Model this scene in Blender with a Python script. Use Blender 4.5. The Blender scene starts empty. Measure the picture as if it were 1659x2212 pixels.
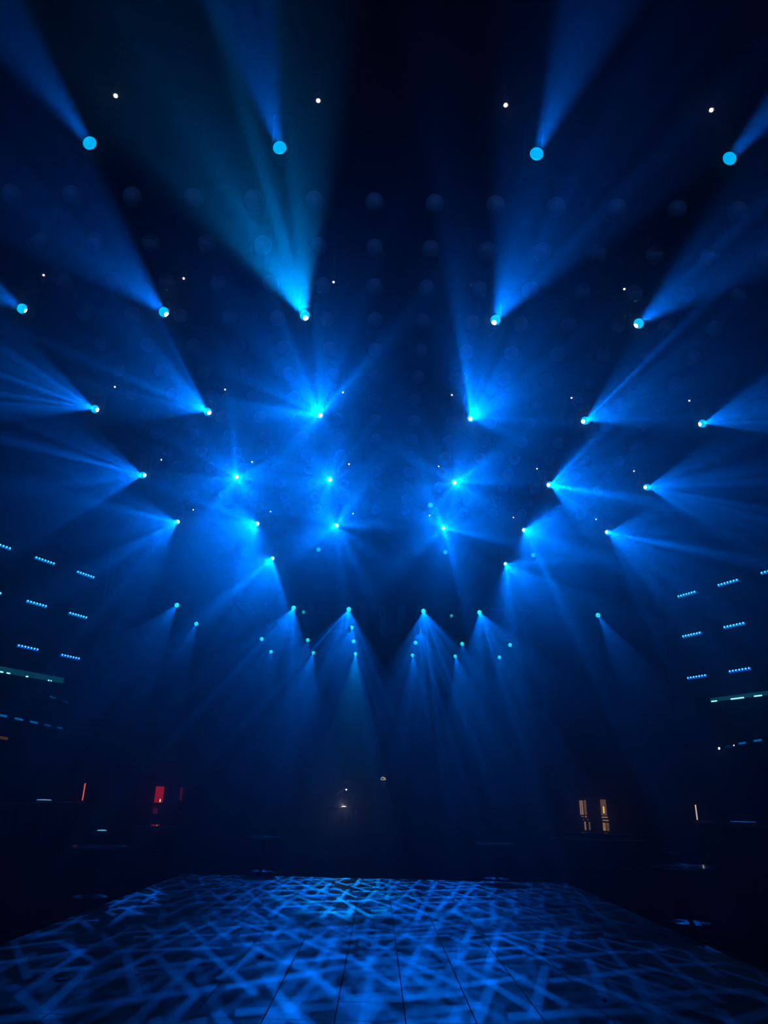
import bpy, bmesh, math, random
from mathutils import Vector, Matrix
random.seed(7)
sc = bpy.context.scene
C = sc.collection
R = math.radians

# ------------------------------------------------------------------ camera, world, exposure
cam = bpy.data.cameras.new('camera'); camo = bpy.data.objects.new('camera', cam); C.objects.link(camo); sc.camera = camo
cam.sensor_fit = 'VERTICAL'; cam.sensor_height = 36.0; cam.lens = 36.0 * 1533.0 / 2212.0; cam.clip_end = 200; cam.clip_start = .05
_m = Matrix.Rotation(math.pi / 2 + R(21.95), 4, 'X') @ Matrix.Rotation(0.024, 4, 'Z'); _m.translation = (0, 0, 1.6)
camo.matrix_world = _m
W = bpy.data.worlds.new('World'); sc.world = W; W.use_nodes = True
W.node_tree.nodes['Background'].inputs[0].default_value = (0, 0, 0, 1)
HAZE_DENSITY = 0.02; HAZE_G = 0.90          # thin even stage haze in the air of the closed hall
_s = W.node_tree.nodes.new('ShaderNodeVolumeScatter'); _s.inputs['Color'].default_value = (1, 1, 1, 1)
_s.inputs['Density'].default_value = HAZE_DENSITY; _s.inputs['Anisotropy'].default_value = HAZE_G
W.node_tree.links.new(_s.outputs[0], W.node_tree.nodes['World Output'].inputs['Volume'])
vs = sc.view_settings; vs.view_transform = 'Standard'; vs.look = 'None'; vs.gamma = 1.0; vs.use_curve_mapping = False
vs.exposure = 0.0
sc.cycles.max_bounces = 1; sc.cycles.volume_bounces = 0; sc.cycles.diffuse_bounces = 0; sc.cycles.glossy_bounces = 1
sc.cycles.transparent_max_bounces = 4; sc.cycles.caustics_reflective = False; sc.cycles.caustics_refractive = False
sc.cycles.use_denoising = True; sc.cycles.denoising_input_passes = 'RGB_ALBEDO'
BEAM_WATTS = 620.0; ADDED_WASH_WATTS = 185.0

# ------------------------------------------------------------------ materials
MATS = {}
def principled(name, col, rough=.5, metal=0.0, emis=None, strength=0.0, noise=0.0, scale=8.0, coat=0.0, bump=0.0, spec=.5):
    m = bpy.data.materials.new(name); m.use_nodes = True; nt = m.node_tree; p = nt.nodes['Principled BSDF']
    p.inputs['Base Color'].default_value = (*col, 1); p.inputs['Roughness'].default_value = rough
    p.inputs['Metallic'].default_value = metal; p.inputs['Coat Weight'].default_value = coat
    p.inputs['Specular IOR Level'].default_value = spec
    if noise or bump:
        tc = nt.nodes.new('ShaderNodeTexCoord'); n = nt.nodes.new('ShaderNodeTexNoise')
        n.inputs['Scale'].default_value = scale; n.inputs['Detail'].default_value = 3
        nt.links.new(tc.outputs['Object'], n.inputs['Vector'])
    if noise:
        mx = nt.nodes.new('ShaderNodeMix'); mx.data_type = 'RGBA'
        mx.inputs[6].default_value = (*[c * (1 - noise) for c in col], 1); mx.inputs[7].default_value = (*[min(1, c * (1 + noise)) for c in col], 1)
        nt.links.new(n.outputs['Fac'], mx.inputs[0]); nt.links.new(mx.outputs[2], p.inputs['Base Color'])
    if bump:
        b = nt.nodes.new('ShaderNodeBump'); b.inputs['Strength'].default_value = bump; b.inputs['Distance'].default_value = .01
        nt.links.new(n.outputs['Fac'], b.inputs['Height']); nt.links.new(b.outputs[0], p.inputs['Normal'])
    if emis:
        p.inputs['Emission Color'].default_value = (*emis, 1); p.inputs['Emission Strength'].default_value = strength
        m.cycles.emission_sampling = 'NONE'
    MATS[name] = m
    return m
def glow(name, col, strength, noise=0.0, scale=10):
    m = bpy.data.materials.new(name); m.use_nodes = True; nt = m.node_tree; nt.nodes.clear()
    o = nt.nodes.new('ShaderNodeOutputMaterial'); e = nt.nodes.new('ShaderNodeEmission')
    e.inputs[0].default_value = (*col, 1); e.inputs[1].default_value = strength; nt.links.new(e.outputs[0], o.inputs[0])
    if noise:
        tc = nt.nodes.new('ShaderNodeTexCoord'); n = nt.nodes.new('ShaderNodeTexNoise'); n.inputs['Scale'].default_value = scale
        mr = nt.nodes.new('ShaderNodeMapRange'); mr.inputs[3].default_value = strength * (1 - noise); mr.inputs[4].default_value = strength * (1 + noise)
        nt.links.new(tc.outputs['Object'], n.inputs['Vector']); nt.links.new(n.outputs['Fac'], mr.inputs[0]); nt.links.new(mr.outputs[0], e.inputs[1])
    m.cycles.emission_sampling = 'NONE'
    MATS[name] = m
    return m
principled('carpet', (.008, .008, .010), .95, noise=.4, scale=60, spec=0)
principled('wall_paint', (.012, .012, .015), .8, noise=.3, scale=4, spec=0)
principled('ceiling_paint', (.008, .008, .010), .9, noise=.3, scale=3, spec=0)
principled('dance_floor', (.55, .55, .57), .42, noise=.22, scale=2.5, spec=.35)
principled('floor_joint', (.015, .015, .018), .8)
principled('black_metal', (.02, .02, .022), .45, .3, noise=.2, scale=20)
principled('black_plastic', (.018, .018, .02), .4, noise=.2, scale=30)
principled('pipe_metal', (.012, .012, .014), .8, noise=.3, scale=12, spec=0)
principled('ball_plastic', (.55, .57, .60), .3, noise=.08, scale=6, coat=.6)
principled('glossy_black', (.16, .16, .17), .07, noise=.2, scale=3, spec=.8)
principled('table_lacquer', (.7, .7, .72), .2, noise=.2, scale=10, coat=.6)
principled('leather', (.09, .085, .09), .28, noise=.3, scale=40, bump=.2)
principled('speaker_cloth', (.14, .14, .15), .7, noise=.4, scale=120)
principled('stage_black', (.01, .01, .012), .7, noise=.3, scale=8, spec=0)
principled('fin_fabric', (.35, .35, .37), .5, noise=.2, scale=10)
principled('skin', (.42, .27, .20), .55, noise=.1, scale=20)
principled('dark_cloth', (.02, .022, .028), .85, noise=.3, scale=40)
principled('trouser_cloth', (.028, .04, .042), .85, noise=.3, scale=40)
principled('hair', (.015, .012, .01), .6, noise=.4, scale=60)
principled('cap_cloth', (.75, .72, .52), .8, noise=.08, scale=40)
principled('cap_print', (.05, .05, .05), .8)
principled('paper', (.7, .72, .75), .7, noise=.1)
principled('shoe_rubber', (.03, .03, .03), .6)
principled('chrome', (.4, .4, .42), .2, .9, noise=.1)
glow('reflector_glow', (.0, .46, .95), 1.05, noise=.18, scale=14)
glow('reflector_far', (.01, .78, .78), 1.3)
glow('core_white', (.55, 1.0, .95), 9.0)
glow('core_far', (.06, .85, .80), 1.6)
glow('core_deep', (.0, .62, 1.0), 1.1)
glow('par_glow', (.02, .62, .60), .75)
glow('warm_pin', (1.0, .86, .66), 7.0)
glow('batten_cyan', (.0, .30, .95), 1.0)
glow('batten_blue', (.0, .12, .9), 1.0)
glow('batten_tip', (.16, .75, 1.0), 1.9)
glow('ledge_glow', (.008, .10, .17), .45, noise=.5, scale=3)
glow('ledge_spot', (.30, .95, .95), 1.6)
glow('dash_bright', (.0, .17, .62), .75)
glow('dash_mid', (.0, .10, .38), .5)
glow('dash_dim', (.0, .06, .24), .3)
glow('red_pane', (.62, .012, .03), .62, noise=.35, scale=6)
glow('red_dim', (.20, .01, .03), .25, noise=.3, scale=6)
glow('red_neon', (1.0, .16, .11), .9)
glow('warm_neon', (1.0, .74, .50), .8)
glow('amber_pane', (.55, .33, .15), .7, noise=.25, scale=5)
glow('brown_pane', (.26, .13, .065), .6, noise=.4, scale=4)
glow('amber_bright', (1.0, .62, .16), 1.3)
glow('amber_dim', (.34, .24, .15), .4)
glow('white_lamp', (1.0, .95, .85), 3.0)
glow('flame_lamp', (1.0, .62, .18), 2.5)
glow('wall_wash', (.30, .12, .04), .25)

# ------------------------------------------------------------------ mesh helpers
def link_mesh(name, bm, mat, parent=None, smooth=False):
    me = bpy.data.meshes.new(name); bm.normal_update(); bm.to_mesh(me); bm.free()
    for mm in (mat if isinstance(mat, (list, tuple)) else [mat]): me.materials.append(MATS[mm])
    if smooth:
        for p in me.polygons: p.use_smooth = True
    return add_obj(name, me, parent)
def add_obj(name, me, parent=None, loc=None):
    o = bpy.data.objects.new(name, me); C.objects.link(o); o.parent = parent
    if loc: o.location = loc
    return o
def empty(name, loc=(0, 0, 0), rz=0.0):
    o = bpy.data.objects.new(name, None); C.objects.link(o); o.location = loc; o.rotation_euler = (0, 0, rz); o.empty_display_size = .1
    return o
def tag(o, label, cat, group=None):
    o['label'] = label; o['category'] = cat
    if group: o['group'] = group
    return o
def struct(o):
    o['kind'] = 'structure'; return o
def box(bm, a, b, bev=0.0, M=None):
    t = bmesh.ops.create_cube(bm, size=1)
    vsn = t['verts']
    for v in vsn:
        v.co = Vector([a[i] if v.co[i] < 0 else b[i] for i in range(3)])
    if bev:
        es = list({e for v in vsn for e in v.link_edges})
        r = bmesh.ops.bevel(bm, geom=es, offset=bev, segments=1, affect='EDGES')
        vsn = list({v for f in r['faces'] for v in f.verts} | {v for v in vsn if v.is_valid})
    if M is not None:
        for v in vsn: v.co = M @ v.co
    return vsn
def tube(bm, a, b, r, seg=10, r2=None, caps=True):
    a = Vector(a); b = Vector(b); d = b - a
    t = bmesh.ops.create_cone(bm, cap_ends=caps, segments=seg, radius1=r, radius2=r if r2 is None else r2, depth=d.length)
    q = d.to_track_quat('Z', 'Y').to_matrix().to_4x4(); q.translation = (a + b) / 2
    for v in t['verts']: v.co = q @ v.co
    return t['verts']
def lathe(bm, prof, seg=24, M=None, mat=0):
    rings = []
    for r, z in prof:
        ring = []
        if r < 1e-6:
            ring = [bm.verts.new((0, 0, z))] * seg
        else:
            for k in range(seg):
                a = 2 * math.pi * k / seg; ring.append(bm.verts.new((r * math.cos(a), r * math.sin(a), z)))
        rings.append(ring)
    for i in range(len(rings) - 1):
        for k in range(seg):
            vv = [rings[i][k], rings[i][(k + 1) % seg], rings[i + 1][(k + 1) % seg], rings[i + 1][k]]
            u = []
            for v in vv:
                if v not in u: u.append(v)
            if len(u) >= 3:
                try:
                    f = bm.faces.new(u); f.material_index = mat
                except ValueError: pass
    if M is not None:
        for v in {v for r in rings for v in r}: v.co = M @ v.co
def ball(bm, c, r, u=14, v=10, sc3=(1, 1, 1)):
    t = bmesh.ops.create_uvsphere(bm, u_segments=u, v_segments=v, radius=r)
    for w in t['verts']: w.co = Vector((w.co.x * sc3[0] + c[0], w.co.y * sc3[1] + c[1], w.co.z * sc3[2] + c[2]))
def path_tube(bm, pts, r, seg=8):
    for i in range(len(pts) - 1): tube(bm, pts[i], pts[i + 1], r, seg)
def prism(bm, poly, z0, z1):
    lo = [bm.verts.new((x, y, z0)) for x, y in poly]; hi = [bm.verts.new((x, y, z1)) for x, y in poly]
    bm.faces.new(list(reversed(lo))); bm.faces.new(hi)
    n = len(poly)
    for i in range(n): bm.faces.new([lo[i], lo[(i + 1) % n], hi[(i + 1) % n], hi[i]])
    bmesh.ops.recalc_face_normals(bm, faces=bm.faces)
def mesh_of(name, fill, mat, smooth=False):
    bm = bmesh.new(); fill(bm); me = bpy.data.meshes.new(name); bm.normal_update(); bm.to_mesh(me); bm.free()
    for mm in (mat if isinstance(mat, (list, tuple)) else [mat]): me.materials.append(MATS[mm])
    if smooth:
        for p in me.polygons: p.use_smooth = True
    return me
ORD = ['first', 'second', 'third', 'fourth', 'fifth', 'sixth', 'seventh', 'eighth', 'ninth', 'tenth', 'eleventh', 'twelfth', 'thirteenth', 'fourteenth', 'fifteenth']

# ------------------------------------------------------------------ the hall
HW = 10.2; YB = 33.5; YF = -4.0; ZC = 8.8
def sbox(name, a, b, mat, bev=0):
    bm = bmesh.new(); box(bm, a, b, bev); return struct(link_mesh(name, bm, mat))
floor = sbox('floor', (-HW, YF, -.2), (HW, YB, 0), 'carpet')
sbox('ceiling', (-HW - .3, YF - .3, ZC), (HW + .3, YB + .3, ZC + .2), 'ceiling_paint')
sbox('wall_left', (-HW - .3, YF, -.2), (-HW, YB, ZC), 'wall_paint')
sbox('wall_right', (HW, YF, -.2), (HW + .3, YB, ZC), 'wall_paint')
sbox('wall_back', (-HW - .3, YB, -.2), (HW + .3, YB + .3, ZC), 'wall_paint')
sbox('wall_front', (-HW - .3, YF - .3, -.2), (HW + .3, YF, ZC), 'wall_paint')
# dance floor: a sunken slab with square tiles, each its own piece
TS = .545; TX0 = -.285 - 7 * TS; TY0 = 5.94
df = sbox('floor_dance', (TX0 - .02, -2.0, 0), (TX0 + 15 * TS + .02, TY0 + 20 * TS + .02, .006), 'floor_joint')
tile = mesh_of('floor_tile', lambda bm: box(bm, (.003, .003, .006), (TS - .003, TS - .003, .016), .002), 'dance_floor')
for i in range(15):
    for j in range(20): add_obj('floor_tile', tile, df, (TX0 + i * TS, TY0 + j * TS, 0))
bm = bmesh.new()
for i in range(15):
    for j in range(14): box(bm, (TX0 + i * TS + .003, TY0 - (j + 1) * TS + .003, .006), (TX0 + (i + 1) * TS - .003, TY0 - j * TS - .003, .016))
link_mesh('floor_tile_field', bm, 'dance_floor', df)['kind'] = 'stuff'
# raised platforms along both sides and the stage at the far end
sbox('floor_platform_left', (-HW, 12.0, 0), (-7.5, 24.0, .25), 'carpet')
sbox('floor_platform_right', (7.5, 12.0, 0), (HW, 24.0, .25), 'carpet')
stage = sbox('floor_stage', (-6.2, 24.4, 0), (6.2, YB, .5), 'stage_black')
bm = bmesh.new()
for k in range(12): box(bm, (-6.15 + k * 1.03, 24.37, .03), (-6.15 + k * 1.03 + .98, 24.40, .44), .004)
o = link_mesh('stage_skirting', bm, 'stage_black', stage)
# ceiling beams (cross pipes under the ceiling)
for k in range(10):
    bm = bmesh.new(); tube(bm, (-HW, 6.95 + 2.66 * k, 8.66), (HW, 6.95 + 2.66 * k, 8.66), .05, 12)
    for x in range(-8, 9, 4): tube(bm, (x, 6.95 + 2.66 * k, 8.66), (x, 6.95 + 2.66 * k, ZC), .015, 6)
    struct(link_mesh('trim_%d' % (k + 1), bm, 'pipe_metal'))
# angled wing walls high on both sides, with a lit ledge along the lower edge
def wing(side, nm, z0, yend):
    s = side
    p1 = (s * HW, 2 * (16.5 - HW)); xe = 16.5 - .5 * yend; p2 = (s * xe, yend)
    bm = bmesh.new(); prism(bm, [p1, p2, (s * xe, yend + .35), (s * HW, yend + .35)], z0, ZC)
    o = struct(link_mesh(nm, bm, 'wall_paint'))
    return o
wl = wing(-1, 'wall_wing_left', 4.14, 18.1)
wr = wing(1, 'wall_wing_right', 3.98, 18.1)

# columns by the stage
for sx, nm in ((-1, 'left'), (1, 'right')):
    x = -5.13 if sx < 0 else 5.74
    root = struct(empty('trim_column_' + nm, (x, 30.35, .5)))
    bm = bmesh.new(); box(bm, (-.16, -.16, .12), (.16, .16, 8.1), .02); link_mesh('shaft', bm, 'wall_paint', root)
    bm = bmesh.new(); box(bm, (-.24, -.24, 0), (.24, .24, .12), .02); link_mesh('plinth', bm, 'wall_paint', root)
    bm = bmesh.new(); box(bm, (-.24, -.24, 8.1), (.24, .24, 8.3), .02); link_mesh('capital', bm, 'wall_paint', root)

# lit windows and doorways in the far wall
def lit_window(n, rects, frame_rect, mats):
    root = struct(empty('window_%d' % n, (0, YB, 0)))
    x0, x1, z0, z1 = frame_rect
    bm = bmesh.new()
    for a, b in (((x0 - .06, -.10, z0), (x0, -.001, z1)), ((x1, -.10, z0), (x1 + .06, -.001, z1)), ((x0 - .06, -.10, z1), (x1 + .06, -.001, z1 + .06)), ((x0 - .06, -.10, z0 - .06), (x1 + .06, -.001, z0))): box(bm, a, b, .006)
    link_mesh('frame', bm, 'black_metal', root)
    bm = bmesh.new(); box(bm, (x0, -.02, z0), (x1, -.001, z1)); link_mesh('backing', bm, 'black_plastic', root)
    for (a, b, c, d), m in zip(rects, mats):
        bm = bmesh.new(); box(bm, (a, -.05, c), (b, -.021, d), .004); link_mesh('pane', bm, m, root)
k = YB / 34.5
def zz(z): return 1.6 + (z - 1.6) * k
lit_window(1, [(-9.99 * k, -9.62 * k, zz(1.195), zz(1.86)), (-10.0 * k, -9.77 * k, zz(.72), zz(.97))], (-10.06 * k, -9.5 * k, .55, zz(1.92)), ['red_pane', 'red_dim'])
lit_window(2, [(-8.89 * k, -8.77 * k, zz(1.3), zz(1.84))], (-8.95 * k, -8.7 * k, .55, zz(1.9)), ['red_dim'])
lit_window(3, [(9.12 * k, 9.17 * k, zz(1.10), zz(1.70)), (9.20 * k, 9.26 * k, zz(1.10), zz(1.70)), (9.31 * k, 9.41 * k, zz(1.10), zz(1.72)),
               (9.13 * k, 9.16 * k, zz(1.01), zz(1.05)), (9.20 * k, 9.24 * k, zz(1.01), zz(1.05)), (9.31 * k, 9.40 * k, zz(1.01), zz(1.05)), (9.22 * k, 9.26 * k, zz(.89), zz(.93)), (9.40 * k, 9.45 * k, zz(.89), zz(.93)),
               (9.27 * k, 9.33 * k, zz(.48), zz(.83)), (9.46 * k, 9.52 * k, zz(.48), zz(.82)), (9.30 * k, 9.34 * k, zz(.30), zz(.36)), (9.47 * k, 9.51 * k, zz(.30), zz(.36))],
           (9.06 * k, 9.56 * k, zz(.24), zz(1.78)), ['amber_pane', 'amber_pane', 'brown_pane', 'amber_dim', 'amber_pane', 'amber_pane', 'amber_dim', 'amber_dim', 'amber_pane', 'amber_dim', 'amber_dim', 'amber_dim'])
lit_window(4, [(10.06 * k, 10.31 * k, zz(1.10), zz(1.76)), (10.07 * k, 10.33 * k, zz(1.00), zz(1.05)), (10.09 * k, 10.36 * k, zz(.87), zz(.92)),
               (10.09 * k, 10.20 * k, zz(.47), zz(.80)), (10.235 * k, 10.36 * k, zz(.47), zz(.80)), (10.10 * k, 10.22 * k, zz(.28), zz(.36)), (10.25 * k, 10.29 * k, zz(.29), zz(.35))],
           (9.98 * k, 10.42 * k, zz(.22), zz(1.84)), ['brown_pane', 'amber_pane', 'amber_pane', 'amber_pane', 'brown_pane', 'amber_pane', 'amber_dim'])
def wall_light(name, label, x, y, z, w, h, mat, rz=0.0, body='black_metal', depth=.05, cat='lamp'):
    root = tag(empty(name, (x, y, z), rz), label, cat)
    bm = bmesh.new(); box(bm, (-w / 2 - .012, -depth, -h / 2 - .012), (w / 2 + .012, 0, h / 2 + .012), .004); link_mesh('housing', bm, body, root)
    bm = bmesh.new(); box(bm, (-w / 2, -depth - .014, -h / 2), (w / 2, -depth - .001, h / 2), .003); link_mesh('lens', bm, mat, root)
    return root
wall_light('wall_lamp', 'bright amber lamp glowing in front of the brown lit window at far right', 10.16 * k, YB - .052, zz(1.33), .075, .28, 'amber_bright')
wall_light('wall_lamp', 'small orange flame-like lamp at the foot of the red lit window', -9.71 * k, YB - .052, zz(1.275), .045, .12, 'flame_lamp')

# ------------------------------------------------------------------ moving head lights and their beams
gob = bpy.data.node_groups.new('gobo_sticks', 'ShaderNodeTree')
gob.interface.new_socket('Seed', in_out='INPUT', socket_type='NodeSocketFloat')
gob.interface.new_socket('Fineness', in_out='INPUT', socket_type='NodeSocketFloat')
gob.interface.new_socket('Level', in_out='INPUT', socket_type='NodeSocketFloat')
gob.interface.new_socket('Strength', in_out='OUTPUT', socket_type='NodeSocketFloat')
def build_gobo(nt):
    N = nt.nodes; K = nt.links
    gi = N.new('NodeGroupInput'); go = N.new('NodeGroupOutput')
    def math_(op, a, b=None, c=None, clamp=False):
        n = N.new('ShaderNodeMath'); n.operation = op; n.use_clamp = clamp
        for i, v in enumerate((a, b, c)):
            if v is None: continue
            if isinstance(v, (int, float)): n.inputs[i].default_value = v
            else: K.new(v, n.inputs[i])
        return n.outputs[0]
    tc = N.new('ShaderNodeTexCoord'); sp = N.new('ShaderNodeSeparateXYZ'); K.new(tc.outputs['Normal'], sp.inputs[0])
    zf = math_('DIVIDE', gi.outputs['Fineness'], sp.outputs[2]); x = math_('MULTIPLY', sp.outputs[0], zf); y = math_('MULTIPLY', sp.outputs[1], zf)
    total = None
    for li, (ang, S, L, w) in enumerate(((12, .026, .085, .0034), (74, .030, .075, .0038), (133, .028, .08, .0034))):
        ca, sa = math.cos(R(ang)), math.sin(R(ang))
        u = math_('MULTIPLY_ADD', x, ca / L, math_('MULTIPLY', y, sa / L))
        v = math_('MULTIPLY_ADD', x, -sa / S, math_('MULTIPLY_ADD', y, ca / S, gi.outputs['Seed']))
        j = math_('FLOOR', v)
        wn = N.new('ShaderNodeTexWhiteNoise'); wn.noise_dimensions = '1D'; K.new(math_('ADD', j, 31.7 * li + .37), wn.inputs['W'])
        u2 = math_('ADD', u, wn.outputs['Value'])
        i = math_('FLOOR', u2)
        cb = N.new('ShaderNodeCombineXYZ'); K.new(i, cb.inputs[0]); K.new(j, cb.inputs[1]); cb.inputs[2].default_value = li
        wc = N.new('ShaderNodeTexWhiteNoise'); wc.noise_dimensions = '3D'; K.new(cb.outputs[0], wc.inputs['Vector'])
        sc_ = N.new('ShaderNodeSeparateColor'); K.new(wc.outputs['Color'], sc_.inputs[0])
        fu = math_('SUBTRACT', math_('SUBTRACT', u2, i), .5); fv = math_('SUBTRACT', v, j)
        tilt = math_('MULTIPLY', math_('SUBTRACT', sc_.outputs[1], .5), fu)
        cen = math_('MULTIPLY_ADD', sc_.outputs[0], .5, math_('MULTIPLY_ADD', tilt, .9, .25))
        dist = math_('MULTIPLY', math_('ABSOLUTE', math_('SUBTRACT', fv, cen)), S)
        mr = N.new('ShaderNodeMapRange'); mr.interpolation_type = 'SMOOTHSTEP'
        mr.inputs[1].default_value = w * .5; mr.inputs[2].default_value = w * 1.0; mr.inputs[3].default_value = 1; mr.inputs[4].default_value = 0
        K.new(dist, mr.inputs[0])
        on = math_('LESS_THAN', math_('ABSOLUTE', fu), math_('MULTIPLY_ADD', sc_.outputs[2], .2, .32))
        s = math_('MULTIPLY', mr.outputs[0], on)
        total = s if total is None else math_('ADD', total, s)
    st = math_('MULTIPLY', math_('MULTIPLY_ADD', total, 3.4, .05), gi.outputs['Level'])
    K.new(st, go.inputs[0])
build_gobo(gob)

LX = [-7.05, -4.94, -3.03, -1.13, 1.44, 3.37, 5.36, 7.45]
RY = [5.21 + 2.66 * i for i in range(7)] + [23.92, 26.75, 29.30, 32.08]
LAMPS = [(2, 0), (3, 0), (4, 0), (5, 0), (1, 1), (2, 1), (3, 1), (4, 1), (5, 1)] + [(c, r) for r in (2, 3, 4) for c in (1, 2, 3, 4, 5, 6)] + \
        [(2, 5), (5, 5), (0, 7), (2, 7), (3, 7), (4, 7), (5, 7), (7, 7), (0, 8), (3, 8), (4, 8)] + [(c, r) for r in (9, 10) for c in (1, 2, 3, 4, 5, 6)]
ROWLEV = {0: 1.9, 1: 1.35, 2: .92, 3: .50, 4: .50, 5: .6, 7: .95, 8: .55, 9: .2, 10: .15}
NO_BEAM = {(1, 9), (3, 9), (4, 9), (6, 9)}
LAMPLEV = {(3, 1): 1.6, (1, 1): .9, (0, 7): .7, (7, 7): 1.5, (0, 8): 1.6, (3, 2): .6, (4, 2): .6, (3, 3): .6, (4, 3): .65, (3, 4): .75, (4, 4): .75,
           (1, 2): 1.3, (6, 2): 1.3, (1, 3): 1.5, (6, 3): 1.6, (1, 4): 1.3, (6, 4): 1.4, (2, 3): .75, (5, 3): 1.6, (2, 4): 1.4, (5, 4): 1.5, (3, 10): 13.0, (4, 10): 7.0, (2, 10): 9.0, (5, 10): 8.0}
TEAL = {(3, 1), (3, 10)}
DY, DZ = -.913, -.407
AIM = {(2, 10): ((-2.5, 15.6, 0), 12), (3, 10): ((-.6, 15.3, 0), 9.0), (4, 10): ((1.2, 15.6, 0), 11), (5, 10): ((2.7, 15.6, 0), 12),
       (2, 3): ((-.6, 0, 1.0), 16.5), (7, 7): ((5.6, 11.0, 0), 12), (0, 8): ((-5.0, 13.0, 0), 12)}
PIPE_Z = 8.2
def f_base(bm):
    box(bm, (-.10, -.085, -.10), (.10, .085, 0), .015); box(bm, (-.06, -.086, -.08), (.06, -.089, -.03))
def f_clamp(bm):
    box(bm, (-.03, -.03, 0), (.03, .03, .045), .005); tube(bm, (-.03, 0, .1), (.03, 0, .1), .03, 12); box(bm, (-.025, -.02, .04), (.025, .02, .08))
def f_yoke(bm):
    box(bm, (-.105, -.055, -.045), (.105, .055, 0), .008)
    for s in (-1, 1): box(bm, (s * .098 - .007, -.05, -.37), (s * .098 + .007, .05, -.02), .004)
def f_head(bm):
    lathe(bm, [(0, .20), (.06, .20), (.080, .17), (.086, .10), (.086, -.02), (.084, -.08), (.082, -.12), (.078, -.12), (.076, -.10)], 28)
    for k in range(5): lathe(bm, [(.086, .10 - k * .022), (.089, .096 - k * .022), (.089, .090 - k * .022), (.086, .086 - k * .022)], 28)
    for s in (-1, 1): tube(bm, (s * .084, 0, .0), (s * .092, 0, .0), .03, 12)
def f_refl(bm): lathe(bm, [(.0755, -.112), (.072, -.08), (.064, -.02), (.036, .06)], 28)
def f_core(bm): lathe(bm, [(.036, .059), (.025, .046), (.0, .040)], 20)
def f_ring(bm): lathe(bm, [(.086, -.118), (.086, -.132), (.079, -.132), (.0765, -.118)], 28)
M_base = mesh_of('base', f_base, 'black_plastic'); M_clamp = mesh_of('clamp', f_clamp, 'black_metal'); M_yoke = mesh_of('yoke', f_yoke, 'black_plastic')
M_head = mesh_of('head', f_head, 'black_plastic', True); M_ring = mesh_of('bezel', f_ring, 'black_metal', True)
M_refl = {m: mesh_of('reflector', f_refl, m, True) for m in ('reflector_glow', 'reflector_far')}
M_core = {m: mesh_of('lamp_core', f_core, m, True) for m in ('core_white', 'core_far', 'core_deep')}
rows_present = sorted({r for c, r in LAMPS})
for c, r in LAMPS:
    P = Vector((LX[c], RY[r], 7.6)); d = Vector((-.022 * P.x, DY, DZ)).normalized()
    if (c, r) in AIM: d = (Vector(AIM[(c, r)][0]) - P).normalized()
    piv = P - d * .13; pan = math.atan2(d.x, -d.y)
    mates = sorted(cc for cc, rr in LAMPS if rr == r); rank = mates.index(c); ri = rows_present.index(r)
    rowtxt = 'nearest row' if ri == 0 else ('farthest row' if ri == len(rows_present) - 1 else ORD[ri] + ' row from the front')
    if len(mates) == 2: place = ('left' if rank == 0 else 'right') + ' one of the two'
    else: place = 'leftmost' if rank == 0 else ('rightmost' if rank == len(mates) - 1 else ORD[rank] + ' from left')
    root = tag(empty('moving_head_light', (piv.x, piv.y, PIPE_Z - .1)), 'stage light shining blue, %s in the %s' % (place, rowtxt), 'stage light', 'moving head lights hung in rows')
    add_obj('base', M_base, root); add_obj('clamp', M_clamp, root)
    y = add_obj('yoke', M_yoke, root, (0, 0, -.10)); y.rotation_euler = (0, 0, pan)
    hd = add_obj('head', M_head, root, (0, 0, piv.z - (PIPE_Z - .1))); hd.rotation_euler = d.to_track_quat('-Z', 'Y').to_euler()
    hd.scale = (.9, .9, .9) if r <= 5 else (1.08, 1.08, 1.08)
    add_obj('bezel', M_ring, hd)
    far = r >= 7
    add_obj('reflector', M_refl['reflector_far' if far else 'reflector_glow'], hd)
    add_obj('lamp_core', M_core['core_far' if far else ('core_deep' if r == 0 else 'core_white')], hd)
    if (c, r) in NO_BEAM: continue
    L = bpy.data.lights.new('beam', 'SPOT'); L.spot_size = R(AIM[(c, r)][1] if (c, r) in AIM else (11.0 if c in (0, 7) else 19.0 if c in (1, 6) and r <= 5 else 16.5 if r <= 5 else 14)); L.spot_blend = .5 if r <= 5 else .3; L.shadow_soft_size = .05 if r <= 1 else .012
    lev = ROWLEV[r] * LAMPLEV.get((c, r), 1.0)
    L.energy = BEAM_WATTS; L.color = (.0, .27, 1.0) if (c, r) in TEAL else (.0, .145, 1.0)
    L.use_nodes = True; nt = L.node_tree; g = nt.nodes.new('ShaderNodeGroup'); g.node_tree = gob
    g.inputs['Seed'].default_value = (c * 7.3 + r * 3.1) % 50; g.inputs['Level'].default_value = lev; g.inputs['Fineness'].default_value = 1.5 if r == 10 else 1.15 if r > 5 else .65
    nt.links.new(g.outputs[0], nt.nodes['Emission'].inputs['Strength'])
    lo = bpy.data.objects.new('beam', L); C.objects.link(lo); lo.parent = hd; lo.location = (0, 0, -.15)
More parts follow.
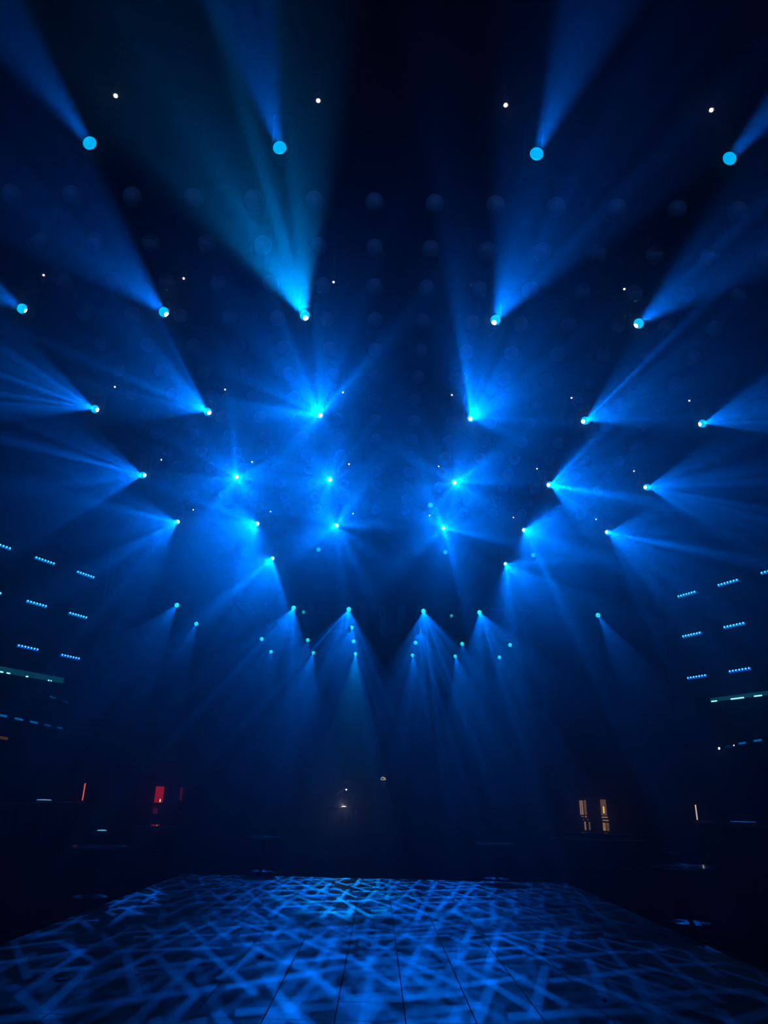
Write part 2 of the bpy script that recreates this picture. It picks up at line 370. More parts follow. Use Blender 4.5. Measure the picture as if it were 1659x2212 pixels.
# pipes that carry the rows
for r in sorted(set(rows_present)):
    ri = rows_present.index(r); y = RY[r] + .12
    rowtxt = 'nearest row' if ri == 0 else ('farthest row' if ri == len(rows_present) - 1 else ORD[ri] + ' row from the front')
    root = tag(empty('lighting_pipe', (0, y, PIPE_Z)), 'black cross pipe carrying the %s of moving lights' % rowtxt, 'pipe', 'lighting pipes under the ceiling')
    hx = 7.2 if r in (2, 3, 4, 5) else (9.0 if r > 5 else 6.5)
    bm = bmesh.new(); tube(bm, (-hx, 0, 0), (hx, 0, 0), .019, 10); link_mesh('pipe', bm, 'pipe_metal', root, True)
    for x in (-hx + .3, -hx / 3, hx / 3, hx - .3):
        bm = bmesh.new(); tube(bm, (x, 0, .02), (x, 0, ZC - PIPE_Z), .008, 6); link_mesh('hanger', bm, 'pipe_metal', root)

# ------------------------------------------------------------------ two unseen blue wash lights added behind the viewer to brighten the hanging balls
for x, nm in ((-3.2, 'left'), (3.2, 'right')):
    root = tag(empty('added_wash_light', (x, YF, 6.6)), 'added dim blue wash light, unseen on the front wall, %s one' % nm, 'wash light', 'added front wall wash lights')
    bm = bmesh.new(); box(bm, (-.2, .12, -.14), (.2, .34, .14), .02); link_mesh('housing', bm, 'black_metal', root)
    bm = bmesh.new(); box(bm, (-.04, 0, -.05), (.04, .13, .05), .006); link_mesh('bracket', bm, 'black_metal', root)
    bm = bmesh.new(); box(bm, (-.17, .341, -.11), (.17, .352, .11), .003); link_mesh('lens', bm, 'dash_mid', root)
    L = bpy.data.lights.new('wash', 'SPOT'); L.energy = ADDED_WASH_WATTS; L.color = (.06, .24, 1.0); L.spot_size = R(75); L.spot_blend = .8; L.shadow_soft_size = .1
    lo = bpy.data.objects.new('wash', L); C.objects.link(lo); lo.parent = root; lo.location = (0, .48, 0); lo.rotation_euler = Vector((-.06 * (1 if x > 0 else -1), 1, .03)).to_track_quat('-Z', 'Y').to_euler()

# ------------------------------------------------------------------ hanging balls
M_ball = mesh_of('ball', lambda bm: ball(bm, (0, 0, 0), .105, 28, 18), 'ball_plastic', True)
M_rod = mesh_of('hanger_rod', lambda bm: (tube(bm, (0, 0, .100), (0, 0, ZC - 7.6), .0025, 5), tube(bm, (0, 0, .10), (0, 0, .13), .014, 10)), 'black_metal')
for j in range(14):
    for i in range(14):
        x = -4.13 + .6575 * i; y = 5.90 + .683 * j
        pl = 'leftmost' if i == 0 else 'rightmost' if i == 13 else ORD[i] + ' from left'
        root = tag(empty('hanging_ball', (x, y, 7.6)), 'dark glossy ball, %s in the %s row of hanging balls' % (pl, ORD[j]), 'ball', 'grid of hanging balls')
        add_obj('ball', M_ball, root); add_obj('hanger_rod', M_rod, root)

# ------------------------------------------------------------------ warm pin lights
PX = [-4.64, -2.76, -.75, 1.11, 3.15, 5.16]; PY = [5.01, 7.68, 10.47, 13.28, 16.03]
M_bulb = mesh_of('bulb', lambda bm: ball(bm, (0, 0, 0), .018, 12, 8), 'warm_pin', True)
M_bulbs = mesh_of('bulb', lambda bm: ball(bm, (0, 0, 0), .012, 12, 8), 'warm_pin', True)
M_can = mesh_of('shade', lambda bm: lathe(bm, [(.0, .09), (.03, .09), (.032, .0), (.028, .0), (.026, .08), (0, .085)], 16), 'black_metal', True)
M_cord = mesh_of('stem', lambda bm: tube(bm, (0, 0, .088), (0, 0, ZC - 8.0), .006, 6), 'black_metal')
for j in range(5):
    cols = [i for i in range(6) if not (j == 0 and i in (0, 5)) and not (j == 1 and i == 5)]
    for n, i in enumerate(cols):
        pl = 'leftmost' if n == 0 else 'rightmost' if n == len(cols) - 1 else ORD[n] + ' from left'
        root = tag(empty('pin_light', (PX[i], PY[j], 8.0)), 'tiny warm white pin light, %s in the %s pin light row' % (pl, ORD[j]), 'pin light', 'warm pin lights under the ceiling')
        add_obj('bulb', M_bulb if j == 0 else M_bulbs, root); add_obj('shade', M_can, root); add_obj('stem', M_cord, root)

# ------------------------------------------------------------------ small par cans between the moving lights
PARS = [((-1.69, 17.63), 'left of centre, under the sixth light row'), ((1.63, 17.6), 'right of centre, under the sixth light row'), ((3.94, 17.66), 'far right, beside the sixth light row'),
        ((1.02, 14.42), 'alone just right of the dark centre gap'), ((-2.74, 24.47), 'left of the hanging fins above the stage'), ((2.46, 24.49), 'right of the hanging fins above the stage')]
def f_par(bm): lathe(bm, [(0, .14), (.05, .14), (.065, .10), (.065, -.03), (.058, -.03), (.056, .0)], 18)
M_par = mesh_of('can', f_par, 'black_metal', True); M_parl = mesh_of('lens', lambda bm: lathe(bm, [(.057, -.005), (.04, -.018), (0, -.024)], 18), 'par_glow', True)
M_parb = mesh_of('bracket', lambda bm: (box(bm, (-.075, -.015, .06), (-.067, .015, .22)), box(bm, (.067, -.015, .06), (.075, .015, .22)), box(bm, (-.075, -.015, .212), (.075, .015, .22)), tube(bm, (0, 0, .22), (0, 0, ZC - 7.6), .012, 6)), 'black_metal')
for (x, y), w in PARS:
    root = tag(empty('par_can', (x, y, 7.6)), 'small teal spot light, ' + w, 'spot light', 'small teal spot lights')
    cn = add_obj('can', M_par, root); cn.rotation_euler = Vector((0, -.95, -.3)).to_track_quat('-Z', 'Y').to_euler(); add_obj('lens', M_parl, cn)
    add_obj('bracket', M_parb, root)

# ------------------------------------------------------------------ LED battens on the angled walls
def f_bat(bm): box(bm, (-.32, 0, -.045), (.32, .06, .045), .008)
M_bat = mesh_of('housing', f_bat, 'black_plastic')
M_bl = {m: mesh_of('lens', lambda bm: ball(bm, (0, 0, 0), .036, 14, 10, (1, .7, 1)), m, True) for m in ('batten_cyan', 'batten_blue')}
M_bt = mesh_of('lens_tip', lambda bm: ball(bm, (0, -.018, .010), .020, 10, 6), 'batten_tip', True)
def batten(x, y, z, side, mat, label):
    rz = math.atan2(2 * 1.0, 1.0) if side < 0 else math.atan2(-2.0, 1.0)      # along the wing wall
    root = tag(empty('led_batten', (x, y, z), rz), label, 'led batten', 'LED battens on the angled side walls')
    add_obj('housing', M_bat, root)
    for k in range(7):
        l = add_obj('lens', M_bl[mat], root, (-.252 + .084 * k, -.004, 0)); add_obj('lens_tip', M_bt, l)
# the left wing runs along (0.447, 0.894); its local -Y after turning by 63.4 deg faces the room
ROWN = ['top', 'middle', 'bottom']
def wing_pt(side, y): return side * (16.5 - .5 * y)
for ri, (z, ys) in enumerate(((6.75, (15.40, 16.50, 17.62)), (5.685, (15.42, 16.52, 17.62)), (4.645, (16.53, 17.62)))):
    for k, yy in enumerate(ys):
        n = len(ys); pos = 'nearest the stage' if k == n - 1 else ('second from the stage end' if k == n - 2 else 'cut by the left picture edge')
        nx, ny = .894, -.447
        batten(wing_pt(-1, yy) + nx * .062, yy + ny * .062, z, -1, 'batten_blue' if ri == 2 else 'batten_cyan', 'seven-LED blue batten, %s row on left angled wall, %s' % (ROWN[ri], pos))
for ri, (z, ys) in enumerate(((6.56, (17.43, 16.34, 15.30)), (5.53, (17.45, 16.36)), (4.50, (17.47, 16.40)))):
    for k, yy in enumerate(ys):
        pos = ('nearest the stage', 'second from the stage end', 'cut by the right picture edge')[k]
        nx, ny = -.894, -.447
        batten(wing_pt(1, yy) + nx * .062, yy + ny * .062, z, 1, 'batten_blue' if ri == 2 else 'batten_cyan', 'seven-LED blue batten, %s row on right angled wall, %s' % (ROWN[ri], pos))
# lit ledges under the wings
def ledge(side, z0, z1, ya, yb, spots, label):
    s = side; n = Vector((-s * .894, -.447, 0)); t = Vector((-s * .447, .894, 0))
    A = Vector((wing_pt(s, ya), ya, 0)); B = Vector((wing_pt(s, yb), yb, 0)); Ln = (B - A).length
    rz = math.atan2(t.y, t.x)
    root = tag(empty('light_ledge', (A.x, A.y, z0), rz), label, 'lit ledge')
    q = 1 if s > 0 else -1     # local Y sign that points into the room
    yl = .10 * q
    bm = bmesh.new(); box(bm, (0, min(0, -yl), .0), (Ln, max(0, -yl), z1 - z0), .004); link_mesh('rail', bm, 'black_metal', root)
    bm = bmesh.new(); box(bm, (.0, min(.002 * q, .022 * q), .008), (Ln, max(.002 * q, .022 * q), z1 - z0 - .004), .003); link_mesh('glass_strip', bm, 'ledge_glow', root)
    for a, w in spots:
        bm = bmesh.new(); box(bm, (a - w / 2, min(.023 * q, .04 * q), .0), (a + w / 2, max(.023 * q, .04 * q), .03), .004); link_mesh('led_spot', bm, 'ledge_spot', root)
ledge(-1, 4.0, 4.14, 15.2, 17.6, [(.98, .10), (1.16, .09), (1.65, .06), (2.25, .04), (2.32, .03)], 'teal lit glass ledge under the left angled wall')
ledge(1, 3.88, 3.98, 15.2, 17.25, [(2.18, .16), (1.55, .35), (1.02, .20)], 'teal lit glass ledge under the right angled wall')

# ------------------------------------------------------------------ dashes of light on the side walls
DL = [(17.66, 3.225, .34, 'dash_bright', 'nearest'), (18.45, 3.225, .42, 'dash_bright', 'second nearest'), (19.28, 3.23, .42, 'dash_bright', 'third'), (20.10, 3.225, .38, 'dash_mid', 'fourth'), (20.91, 3.23, .36, 'dash_mid', 'farthest')]
sX = (HW - .02) / 9.0
for y, z, w, m, nm in DL:
    wall_light('wall_dash_light', 'short blue wall light under the left angled wall, %s in the lower dashed line' % nm, -HW, y * sX, 1.6 + (z - 1.6) * sX, w * sX, .05, m, R(90), depth=.03)
for y, z, w, m, nm in [(20.08, 3.965, .38, 'dash_mid', 'left one'), (20.94, 3.96, .38, 'dash_dim', 'right one')]:
    wall_light('wall_dash_light', 'dim blue wall light below the left lit ledge, %s of the upper pair' % nm, -HW, y * sX, 1.6 + (z - 1.6) * sX, w * sX, .05, m, R(90), depth=.03)
for y, z, w, m, nm in [(17.55, 3.065, .36, 'dash_bright', 'rightmost'), (18.32, 3.055, .36, 'dash_bright', 'second from right'), (19.07, 3.03, .30, 'dash_dim', 'leftmost')]:
    wall_light('wall_dash_light', 'short blue wall light on the right side wall, %s of the dashed line' % nm, HW, y * sX, 1.6 + (z - 1.6) * sX, w * sX, .05, m, R(-90), depth=.03)
wall_light('wall_lamp', 'small round-looking white lamp left of the right wall dashes', HW, 19.57 * sX, 1.6 + (3.01 - 1.6) * sX, .09, .06, 'white_lamp', R(-90))
wall_light('wall_lamp', 'tiny white lamp between two dashes on the right wall', HW, 18.73 * sX, 1.6 + (3.03 - 1.6) * sX, .05, .03, 'white_lamp', R(-90))
wall_light('wall_lamp', 'faint orange wall lamp at the left picture edge', -HW, 17.7 * sX, 1.6 + (2.73 - 1.6) * sX, .8, .07, 'wall_wash', R(90))
bm = bmesh.new(); lathe(bm, [(.07, .10), (.065, .10), (.012, 0), (0, 0)], 12); sconce = link_mesh('shade', bm, 'black_metal')
root = tag(empty('wall_sconce', (HW - .10, 19.57 * sX, 1.76)), 'small cone sconce with pale light above the right bar counter', 'lamp'); sconce.parent = root
bm = bmesh.new(); lathe(bm, [(.064, .098), (.03, .05), (.0, .045)], 12); link_mesh('bulb', bm, 'amber_dim', root)
bm = bmesh.new(); tube(bm, (.0, 0, .03), (.10, 0, .03), .012, 8); link_mesh('arm', bm, 'black_metal', root)

# glossy glass panels that mirror the beams
for sx, y0, y1, z0, z1, nm in ((-1, 27.0, 29.9, 5.7, 7.5, 'left'), (1, 25.6, 27.8, 4.5, 7.5, 'right')):
    root = tag(empty('mirror_panel', (sx * (HW - .001), (y0 + y1) / 2, z0)), 'tall glossy dark panel mirroring beams on the %s wall' % nm, 'mirror')
    h = (y1 - y0) / 2
    a, b = sorted((0, -sx * .04)); bm = bmesh.new(); box(bm, (a, -h, 0), (b, h, z1 - z0), .006); link_mesh('glass', bm, 'glossy_black', root)
    bm = bmesh.new()
    a, b = sorted((0, -sx * .06))
    for p, q in (((a, -h - .04, -.04), (b, -h, z1 - z0 + .04)), ((a, h, -.04), (b, h + .04, z1 - z0 + .04)), ((a, -h, -.04), (b, h, 0)), ((a, -h, z1 - z0), (b, h, z1 - z0 + .04))): box(bm, p, q, .004)
    link_mesh('frame', bm, 'black_metal', root)
for x, nm in ((-7.95, 'left'), (8.27, 'right')):
    root = tag(empty('drop_pipe', (x, 20.0, ZC)), 'thin bright vertical pipe hanging from the ceiling at %s' % nm, 'pipe', 'drop pipes')
    bm = bmesh.new(); tube(bm, (0, 0, -1.9), (0, 0, 0), .02, 10); link_mesh('pipe', bm, 'chrome', root, True)
    bm = bmesh.new(); lathe(bm, [(0, -.03), (.06, -.03), (.06, 0), (0, 0)], 14); link_mesh('flange', bm, 'chrome', root)

# ------------------------------------------------------------------ hanging loudspeakers at the far corners
def loudspeaker(x, y, z, w, h, rz, label):
    root = tag(empty('loudspeaker', (x, y, z), rz), label, 'loudspeaker', 'hung loudspeakers by the far wall')
    bm = bmesh.new(); box(bm, (-w / 2, -.22, 0), (w / 2, .22, h), .02); link_mesh('cabinet', bm, 'black_plastic', root)
    bm = bmesh.new(); box(bm, (-w / 2 + .03, -.235, .03), (w / 2 - .03, -.221, h - .03), .006); gr = link_mesh('grille', bm, 'speaker_cloth', root)
    for zc, rr in ((h * .3, w * .34), (h * .7, w * .26)):
        bm = bmesh.new(); lathe(bm, [(rr, 0), (rr * .9, .012), (rr * .4, -.01), (0, .004)], 24, Matrix.Translation((0, -.238, zc)) @ Matrix.Rotation(R(90), 4, 'X')); link_mesh('cone', bm, 'black_plastic', gr, True)
    bm = bmesh.new()
    for s in (-1, 1): tube(bm, (s * w * .35, 0, h - .02), (s * w * .35, 0, ZC - z), .012, 6)
    link_mesh('hanger', bm, 'black_metal', root)
loudspeaker(-9.2, 32.0, 3.5, .52, 1.35, R(-12), 'tall dark loudspeaker hung in the far left corner')
loudspeaker(9.55, 32.0, 3.75, .42, 1.05, R(12), 'smaller dark loudspeaker hung in the far right corner')

# ------------------------------------------------------------------ fan of hanging fins above the stage front
FX = [-4.25, -3.35, -2.5, -1.75, -1.15, -.55, 0.05, .65, 1.25, 1.95, 2.7, 3.55, 4.45]
for n, x in enumerate(FX):
    pl = 'leftmost' if n == 0 else 'rightmost' if n == len(FX) - 1 else ORD[n] + ' from left'
    root = tag(empty('hanging_fin', (x, 24.9, 7.0)), 'dim fabric fin in the fan above the stage front, ' + pl, 'fin', 'fan of hanging fins')
    lean = max(-.75, min(.75, (x - .2) * .19)); w = .17 + abs(x) * .03
    bm = bmesh.new(); lo = [(-w / 2, 0), (w / 2, 0)]
    vv = []
    for yy in (-.012, .012):
        vv.append([bm.verts.new(p) for p in ((-w / 2, yy, 0), (w / 2, yy, 0), (w * .8 + lean, yy, 1.0), (-w * .8 + lean, yy, 1.0))])
    bm.faces.new(vv[0]); bm.faces.new(list(reversed(vv[1])))
    for q in range(4): bm.faces.new([vv[0][(q + 1) % 4], vv[0][q], vv[1][q], vv[1][(q + 1) % 4]])
    bmesh.ops.recalc_face_normals(bm, faces=bm.faces)
    link_mesh('blade', bm, 'fin_fabric', root)
    bm = bmesh.new(); tube(bm, (lean, 0, 1.0), (lean, 0, ZC - 7.0), .008, 6); link_mesh('hanger', bm, 'black_metal', root)

# ------------------------------------------------------------------ bar counters along both sides
def bar(side, y0, y1, ztop, label):
    s = side; root = tag(empty('bar_counter', (s * 8.7, y0, .25)), label, 'bar counter')
    H = ztop - .25; Ln = y1 - y0
    f = -s    # the room side
    a, b = sorted((f * -.42, f * .42)); bm = bmesh.new(); box(bm, (a, .02, 0), (b, Ln - .02, H - .06), .01); link_mesh('body', bm, 'black_plastic', root)
    a, b = sorted((f * -.48, f * .52)); bm = bmesh.new(); box(bm, (a, 0, H - .06), (b, Ln, H), .012); link_mesh('counter_top', bm, 'table_lacquer', root)
    n = int(Ln / .42); wd = Ln / n
    pad = None
    for k in range(n):
        if pad is None:
            bm = bmesh.new()
            prof = [(.42 + .075 * math.sin(math.pi * t / 8), t / 8 * (wd - .02) + .01) for t in range(9)]
            lo = [bm.verts.new((f * px, py, .12)) for px, py in prof]; hi = [bm.verts.new((f * px, py, H - .14)) for px, py in prof]
            for t in range(8): bm.faces.new([lo[t], lo[t + 1], hi[t + 1], hi[t]])
            bm.faces.new(lo); bm.faces.new(list(reversed(hi))); bm.faces.new([lo[0], hi[0], hi[8], lo[8]])
            bmesh.ops.recalc_face_normals(bm, faces=bm.faces)
            o = link_mesh('padded_panel', bm, 'leather', root, False); pad = o.data
        else: add_obj('padded_panel', pad, root, (0, k * wd, 0))
bar(-1, 15.0, 21.7, 1.33, 'long dark bar counter with padded front along the left wall')
bar(1, 14.6, 20.0, 1.24, 'long dark bar counter with padded front along the right wall')
def neon(x, y, z, h, mat, label):
    root = tag(empty('light_tube', (x, y, z)), label, 'light tube')
    bm = bmesh.new(); tube(bm, (0, 0, .02), (0, 0, h), .016, 10); link_mesh('tube', bm, mat, root, True)
    bm = bmesh.new(); lathe(bm, [(0, 0), (.05, 0), (.05, .012), (.02, .022), (0, .022)], 14); link_mesh('foot', bm, 'black_metal', root)
    bm = bmesh.new(); lathe(bm, [(.018, h), (.018, h + .02), (0, h + .02)], 10); link_mesh('cap', bm, 'black_metal', root)
neon(-8.24, 21.5, 1.33, .47, 'red_neon', 'thin red glowing tube standing on the far end of left bar')
neon(8.24, 19.8, 1.24, .38, 'warm_neon', 'thin warm white glowing tube standing on the far end of right bar')
def glint_disc(x, y, z, w, mat, label, ry=0):
    root = tag(empty('glint_disc', (x, y, z)), label, 'lamp')
    bm = bmesh.new(); lathe(bm, [(0, 0), (w / 2, 0), (w / 2, .02), (w / 2 - .02, .026), (0, .026)], 28); link_mesh('housing', bm, 'black_metal', root)
    bm = bmesh.new(); lathe(bm, [(w / 2 - .025, .027), (w / 2 - .05, .040), (0, .046)], 28); link_mesh('lens', bm, mat, root, True)
glow('glint_white', (.25, .60, 1.0), .9); glow('glint_blue', (.01, .10, .40), .7); glow('glint_cyan', (.15, .75, .95), .9)  # glint colours put into emission
glint_disc(-8.55, 19.75, 1.33, .42, 'glint_white', 'low glowing disc painting the blue white glint on the left bar counter')
glint_disc(8.60, 18.1, 1.24, .62, 'glint_blue', 'low glowing disc painting the dim blue glint on the right bar counter')
# ------------------------------------------------------------------ round tables
def round_table(x, y, r, h, z0, label):
    root = tag(empty('round_table', (x, y, z0)), label, 'table', 'round tables around the dance floor')
    bm = bmesh.new(); lathe(bm, [(0, h - .04), (r - .02, h - .04), (r, h - .03), (r, h - .008), (r - .008, h), (0, h)], 48); link_mesh('table_top', bm, 'table_lacquer', root)
    bm = bmesh.new(); lathe(bm, [(.035, .03), (.035, h - .04)], 16); link_mesh('column', bm, 'black_metal', root, True)
    bm = bmesh.new(); lathe(bm, [(0, 0), (min(.3, r * .6), 0), (min(.3, r * .6), .015), (.05, .035), (0, .035)], 28); link_mesh('foot', bm, 'black_metal', root)
round_table(-4.62, 13.05, .48, .76, 0, 'round dark table at left edge of the dance floor')
round_table(4.62, 11.83, .48, .76, 0, 'round dark table at right edge of the dance floor')
round_table(-2.58, 17.93, .42, .72, 0, 'round dark table beyond the far left end of the dance floor')
round_table(2.69, 17.5, .46, .72, 0, 'round dark table beyond the far right end of the dance floor')
round_table(-6.09, 21.84, .70, .76, 0, 'large round dark table before the left bar end, under the red window')
round_table(-6.13, 17.42, .22, .76, 0, 'small round side table under the glowing glint disc behind the left table')
round_table(5.83, 15.45, .20, .76, 0, 'small round side table behind the right table')
glint_disc(-6.13, 17.42, .76, .26, 'glint_cyan', 'small glowing disc painting the cyan glint on the side table behind the left table')  # glint on the table top, painted as a glowing disc
# long curved two-tier counter on the right
root = tag(empty('curved_counter', (5.95, 20.9, 0)), 'long curved two-tier counter on the right below the amber windows', 'counter')
def arc(bm, r0, r1, z0, z1, a0=200, a1=340, n=24, sq=.45):
    P = [(math.cos(R(a0 + (a1 - a0) * t / n)), math.sin(R(a0 + (a1 - a0) * t / n)) * sq) for t in range(n + 1)]
    ring = [[bm.verts.new((c * r, s * r, z)) for c, s in P] for r, z in ((r0, z0), (r1, z0), (r1, z1), (r0, z1))]
    for q in range(4):
        A, B = ring[q], ring[(q + 1) % 4]
        for t in range(n): bm.faces.new([A[t], A[t + 1], B[t + 1], B[t]])
    bm.faces.new([ring[q][0] for q in range(4)]); bm.faces.new([ring[q][n] for q in (3, 2, 1, 0)])
    bmesh.ops.recalc_face_normals(bm, faces=bm.faces)
for nm, a in (('front_panel', (1.28, 1.36, 0, .70)), ('counter_top', (.95, 1.42, .70, .74)), ('back_panel', (.80, .88, 0, .84)), ('upper_shelf', (.72, 1.0, .84, .87))):
    bm = bmesh.new(); arc(bm, *a); link_mesh(nm, bm, 'table_lacquer' if 'top' in nm or 'shelf' in nm else 'leather', root)

# ------------------------------------------------------------------ DJ desk, lamp, people
root = tag(empty('dj_desk', (-.45, 26.35, .5)), 'dark DJ desk on the stage in front of two people', 'desk')
bm = bmesh.new(); box(bm, (-1.3, -.35, .70), (1.3, .35, .76), .008); link_mesh('desk_top', bm, 'stage_black', root)
bm = bmesh.new(); box(bm, (-.2, -.33, .1), (1.27, -.30, .70), .006); link_mesh('front_panel', bm, 'stage_black', root)
for sx in (-1.24, 1.24):
    for sy in (-.29, .29):
        bm = bmesh.new(); box(bm, (sx - .03, sy - .03, 0), (sx + .03, sy + .03, .70), .004); link_mesh('leg', bm, 'black_metal', root)
root = tag(empty('mixing_deck', (.05, 26.38, 1.26)), 'black mixing deck with knobs and jog wheels on the desk', 'mixer')
bm = bmesh.new(); box(bm, (-.42, -.2, 0), (.42, .2, .06), .008); link_mesh('body', bm, 'black_plastic', root)
for x in (-.26, .26):
    bm = bmesh.new(); lathe(bm, [(.105, .06), (.105, .075), (.09, .08), (0, .08)], 24, Matrix.Translation((x, 0, 0))); link_mesh('jog_wheel', bm, 'pipe_metal', root, True)
for kx in range(3):
    for ky in range(3):
        bm = bmesh.new(); lathe(bm, [(.012, .06), (.010, .085), (0, .085)], 10, Matrix.Translation((-.06 + .06 * kx, -.1 + .1 * ky, 0))); link_mesh('knob', bm, 'pipe_metal', root)
root = tag(empty('gooseneck_lamp', (-1.24, 26.2, 1.26)), 'small gooseneck desk lamp with lit white bar on the DJ desk', 'desk lamp')
bm = bmesh.new(); lathe(bm, [(0, 0), (.05, 0), (.045, .02), (0, .02)], 14); link_mesh('foot', bm, 'black_metal', root)
pts = [(0, 0, .02), (-.03, 0, .10), (-.02, 0, .15), (.03, 0, .16), (.06, 0, .13), (.07, 0, .075)]
bm = bmesh.new(); path_tube(bm, pts, .008); link_mesh('gooseneck', bm, 'chrome', root, True)
bm = bmesh.new(); box(bm, (.03, -.03, .05), (.19, .03, .075), .006); hh = link_mesh('lamp_head', bm, 'black_metal', root)
bm = bmesh.new(); box(bm, (.035, -.036, .038), (.185, .026, .052), .003); link_mesh('light_bar', bm, 'white_lamp', hh)
L = bpy.data.lights.new('desk_light', 'POINT'); L.energy = 1.6; L.color = (1, .95, .8); L.shadow_soft_size = .03
lo = bpy.data.objects.new('desk_light', L); C.objects.link(lo); lo.parent = root; lo.location = (.11, -.12, .05)

def skin_body(name, verts, edges, groups, parent, mats):
    """one continuous body: skeleton + Skin + Subdivision, baked to a mesh; faces take the material of the nearest bone group"""
    me = bpy.data.meshes.new(name); me.from_pydata([v[:3] for v in verts], edges, [])
    o = bpy.data.objects.new(name, me); C.objects.link(o)
    md = o.modifiers.new('Skin', 'SKIN'); md.use_smooth_shade = True; md.branch_smoothing = .4
    if not me.skin_vertices: me.attributes.new  # layer is made with the modifier
    if not me.skin_vertices:
        bmm = bmesh.new(); bmm.from_mesh(me); bmm.verts.layers.skin.verify(); bmm.to_mesh(me); bmm.free()
    sv = me.skin_vertices[0].data
    for i, v in enumerate(verts):
        r = v[3]; sv[i].radius = r if isinstance(r, tuple) else (r, r); sv[i].use_root = (i == 0)
    sd = o.modifiers.new('Sub', 'SUBSURF'); sd.levels = 2; sd.render_levels = 2
    dg = bpy.context.evaluated_depsgraph_get(); ev = o.evaluated_get(dg); nm = bpy.data.meshes.new_from_object(ev)
    bpy.data.objects.remove(o); bpy.data.meshes.remove(me)
    nm.name = name
    nm.materials.clear()
    for m in mats: nm.materials.append(MATS[m])
    for p in nm.polygons:
        p.use_smooth = True; c = p.center; best = min(range(len(verts)), key=lambda i: (Vector(verts[i][:3]) - c).length - (verts[i][3][0] if isinstance(verts[i][3], tuple) else verts[i][3]))
        p.material_index = groups[best]
    return add_obj(name, nm, parent)
def person(loc, rz, label, armL, armR, cap=False, holding=None):
    """armL / armR: (elbow, wrist, finger direction) in the person's frame, who faces -Y; height 1.74 m"""
    root = tag(empty('person', loc, rz), label, 'person')
    V = []; Eg = []; G = []
    def v(p, r, g, link=None):
        V.append((p[0], p[1], p[2], r)); G.append(g)
        if link is not None: Eg.append((link, len(V) - 1))
        return len(V) - 1
    SK, SH, TR, SO = 0, 1, 2, 3
    pel = v((0, .0, .94), (.145, .105), TR); wst = v((0, -.005, 1.10), (.135, .095), SH, pel); che = v((0, -.01, 1.30), (.165, .11), SH, wst)
    upc = v((0, .0, 1.42), (.12, .08), SH, che); nek = v((0, .0, 1.50), .055, SK, upc); hd0 = v((0, -.015, 1.58), (.068, .075), SK, nek); hd1 = v((0, -.015, 1.66), (.075, .09), SK, hd0); hd2 = v((0, -.005, 1.72), (.05, .06), SK, hd1)
    nose = v((0, -.105, 1.615), .013, SK, hd0)
    for s in (-1, 1):
        v((s * .078, .0, 1.62), (.010, .022), SK, hd0)
    for s, (el, wr, fd) in ((-1, armR), (1, armL)):
        sh = v((s * .175, .0, 1.40), .066, SH, upc); um = v(tuple(Vector((s * .19, 0, 1.36)).lerp(Vector(el), .5)), .050, SH, sh); e = v(el, .042, SK, um)
        fm = v(tuple(Vector(el).lerp(Vector(wr), .45)), .040, SK, e); w_ = v(wr, .026, SK, fm)
        F = Vector(fd).normalized(); side = F.cross(Vector((0, 0, 1)))
        side = Vector((1, 0, 0)) if side.length < .1 else side.normalized(); nrm = F.cross(side).normalized()
        pc = Vector(wr) + F * .05; pm = v(tuple(pc), (.034, .02), SK, w_)
        for q, ln in zip((-.030, -.010, .010, .030), (.058, .072, .078, .068)):
            a = pc + F * .04 + side * q; b = a + F * ln * .55 + nrm * .012; c2 = b + F * ln * .4 + nrm * .03
            i1 = v(tuple(a), .0095, SK, pm); i2 = v(tuple(b), .0085, SK, i1); v(tuple(c2), .0075, SK, i2)
        a = pc - F * .01 + side * .042; b = a + F * .035 + side * .015 + nrm * .01; i1 = v(tuple(a), .011, SK, pm); v(tuple(b), .009, SK, i1)
    for s in (-1, 1):
        hp = v((s * .095, 0, .86), .092, TR, pel); kn = v((s * .115, -.015, .50), .062, TR, hp); cf = v((s * .118, .01, .34), .056, TR, kn); an = v((s * .12, .015, .10), .042, TR, cf)
        he = v((s * .12, .0, .045), .042, SO, an); v((s * .135, -.13, .033), (.045, .03), SO, he)
    skin_body('body', V, Eg, G, root, ['skin', 'dark_cloth', 'trouser_cloth', 'shoe_rubber'])
    bm = bmesh.new(); ball(bm, (0, .012, 1.685), .098, 18, 12, (.92, 1.05, .92))
    for vv in list(bm.verts):
        if vv.co.z < 1.66 - (.06 if vv.co.y > .03 else 0): bm.verts.remove(vv)
    link_mesh('hair', bm, 'hair', root, True)
    bm = bmesh.new()
    for s in (-1, 1): ball(bm, (s * .03, -.092, 1.645), .011, 8, 6, (1.2, .6, .8))
    link_mesh('eyes', bm, 'cap_print', root)
    bm = bmesh.new(); ball(bm, (0, -.094, 1.572), .012, 8, 6, (2.0, .6, .5)); link_mesh('mouth', bm, 'leather', root)
    if cap:
        bm = bmesh.new(); ball(bm, (0, .005, 1.69), .112, 22, 14, (.95, 1.05, 1.05))
        for vv in list(bm.verts):
            if vv.co.z < 1.675: bm.verts.remove(vv)
        cp = link_mesh('cap', bm, 'cap_cloth', root, True)
        bm = bmesh.new(); box(bm, (-.085, -.20, 1.672), (.085, -.08, 1.684), .004); link_mesh('cap_brim', bm, 'cap_cloth', cp)
        bm = bmesh.new(); box(bm, (-.03, -.116, 1.725), (.03, -.108, 1.765), .003); link_mesh('cap_print', bm, 'cap_print', cp)
    return root
person((-1.1, 27.0, .5), R(8), 'person in dark clothes raising a small light to the face beside the DJ desk', ((.30, -.06, 1.14), (.22, -.26, 1.05), (-.3, -1, -.1)), ((-.36, -.14, 1.17), (-.16, -.30, 1.33), (.8, -.1, .25)))
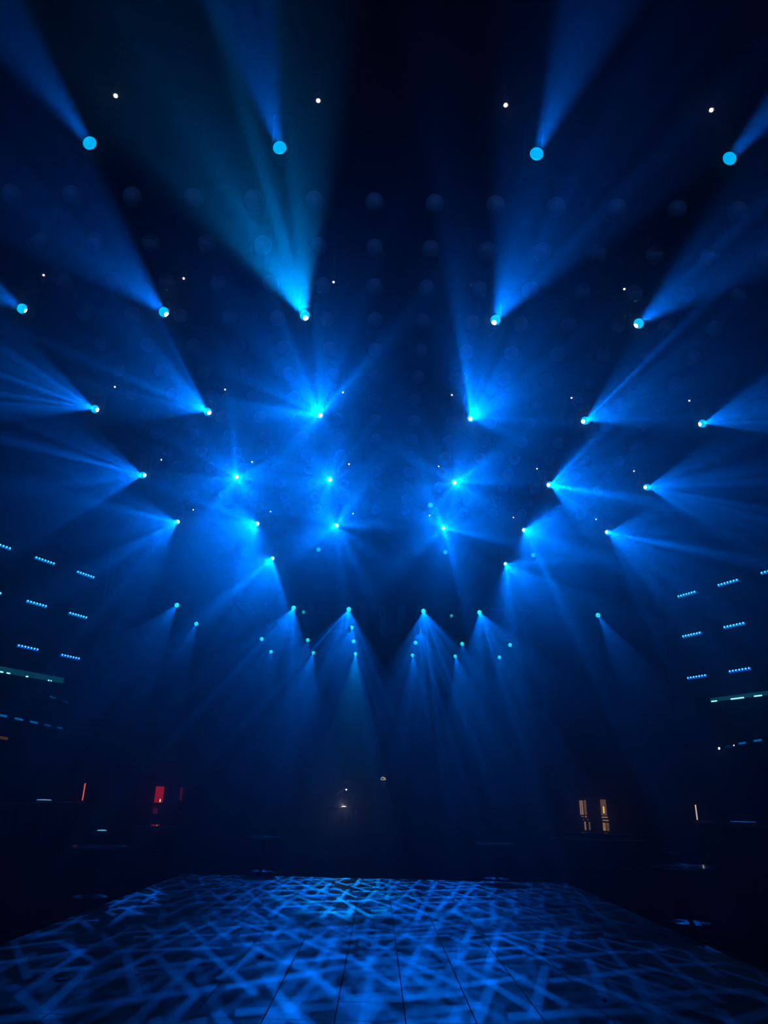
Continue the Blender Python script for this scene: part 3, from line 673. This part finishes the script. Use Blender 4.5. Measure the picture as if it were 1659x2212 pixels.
person((.20, 27.05, .5), R(-10), 'person in a cream cap standing behind the mixing deck', ((.27, -.05, 1.15), (.20, -.24, 1.26), (-.1, -.9, .4)), ((-.28, -.06, 1.13), (-.20, -.30, 1.06), (.2, -1, -.1)), cap=True)
root = tag(empty('phone', (-1.085, 26.655, 1.845)), 'small phone with bright torch held by the left person', 'phone')
bm = bmesh.new(); box(bm, (-.035, -.005, -.06), (.035, .005, .06), .003); link_mesh('case', bm, 'black_plastic', root)
bm = bmesh.new(); lathe(bm, [(.026, 0), (.022, .006), (0, .006)], 14, Matrix.Translation((.0, -.006, .0)) @ Matrix.Rotation(R(90), 4, 'X')); link_mesh('torch', bm, 'white_lamp', root)
root = tag(empty('added_profile_spot', (.55, 22.4, 7.9)), 'small black profile spot added over the stage front to light the cream cap', 'spot light')  # unseen lamp, added only to brighten the cap
_d = (Vector((.2, 26.97, 2.27)) - Vector((.55, 22.4, 7.9))).normalized(); _q = _d.to_track_quat('-Z', 'Y').to_euler()
bm = bmesh.new(); lathe(bm, [(0, .18), (.05, .18), (.06, .12), (.06, -.12), (.05, -.14), (.045, -.10), (0, -.09)], 18); o = link_mesh('barrel', bm, 'black_metal', root, True); o.rotation_euler = _q
L = bpy.data.lights.new('added_profile_beam', 'SPOT'); L.energy = 1500; L.color = (1, .96, .78); L.spot_size = R(2.6); L.spot_blend = .4; L.shadow_soft_size = .01
lo = bpy.data.objects.new('added_profile_beam', L); C.objects.link(lo); lo.parent = o; lo.location = (0, 0, -.16)
bm = bmesh.new(); tube(bm, (0, 0, .05), (0, 0, ZC - 7.9), .012, 8); link_mesh('stem', bm, 'black_metal', root)

# ------------------------------------------------------------------ scraps on the dance floor
for (x, y, a, w), lb in zip([(-1.2, 8.67, 20, .05), (-2.2, 7.8, 70, .035), (-2.79, 7.5, 10, .045), (-2.21, 7.28, 130, .04), (-3.4, 8.65, 40, .03), (2.01, 7.27, 60, .03)],
                            ['alone near the middle of the dance floor', 'left, farthest of three scraps close together', 'left, nearest the left picture edge', 'left, nearest to the viewer', 'at the left edge of the dance floor', 'on the right half of the dance floor']):
    bm = bmesh.new(); n = 7
    ps = [((w * random.uniform(.7, 1.2)) * math.cos(2 * math.pi * t / n), .6 * w * random.uniform(.7, 1.2) * math.sin(2 * math.pi * t / n)) for t in range(n)]
    top = [bm.verts.new((p, q, .008 + .01 * random.random())) for p, q in ps]; bot = [bm.verts.new((p, q, 0)) for p, q in ps]
    bm.faces.new(top); bm.faces.new(list(reversed(bot)))
    for t in range(n): bm.faces.new([bot[t], bot[(t + 1) % n], top[(t + 1) % n], top[t]])
    o = link_mesh('paper_scrap', bm, 'paper'); o.location = (x, y, .0165); o.rotation_euler = (0, 0, R(a))
    tag(o, 'pale crumpled scrap on the tiles, ' + lb, 'scrap', 'scraps on the dance floor')
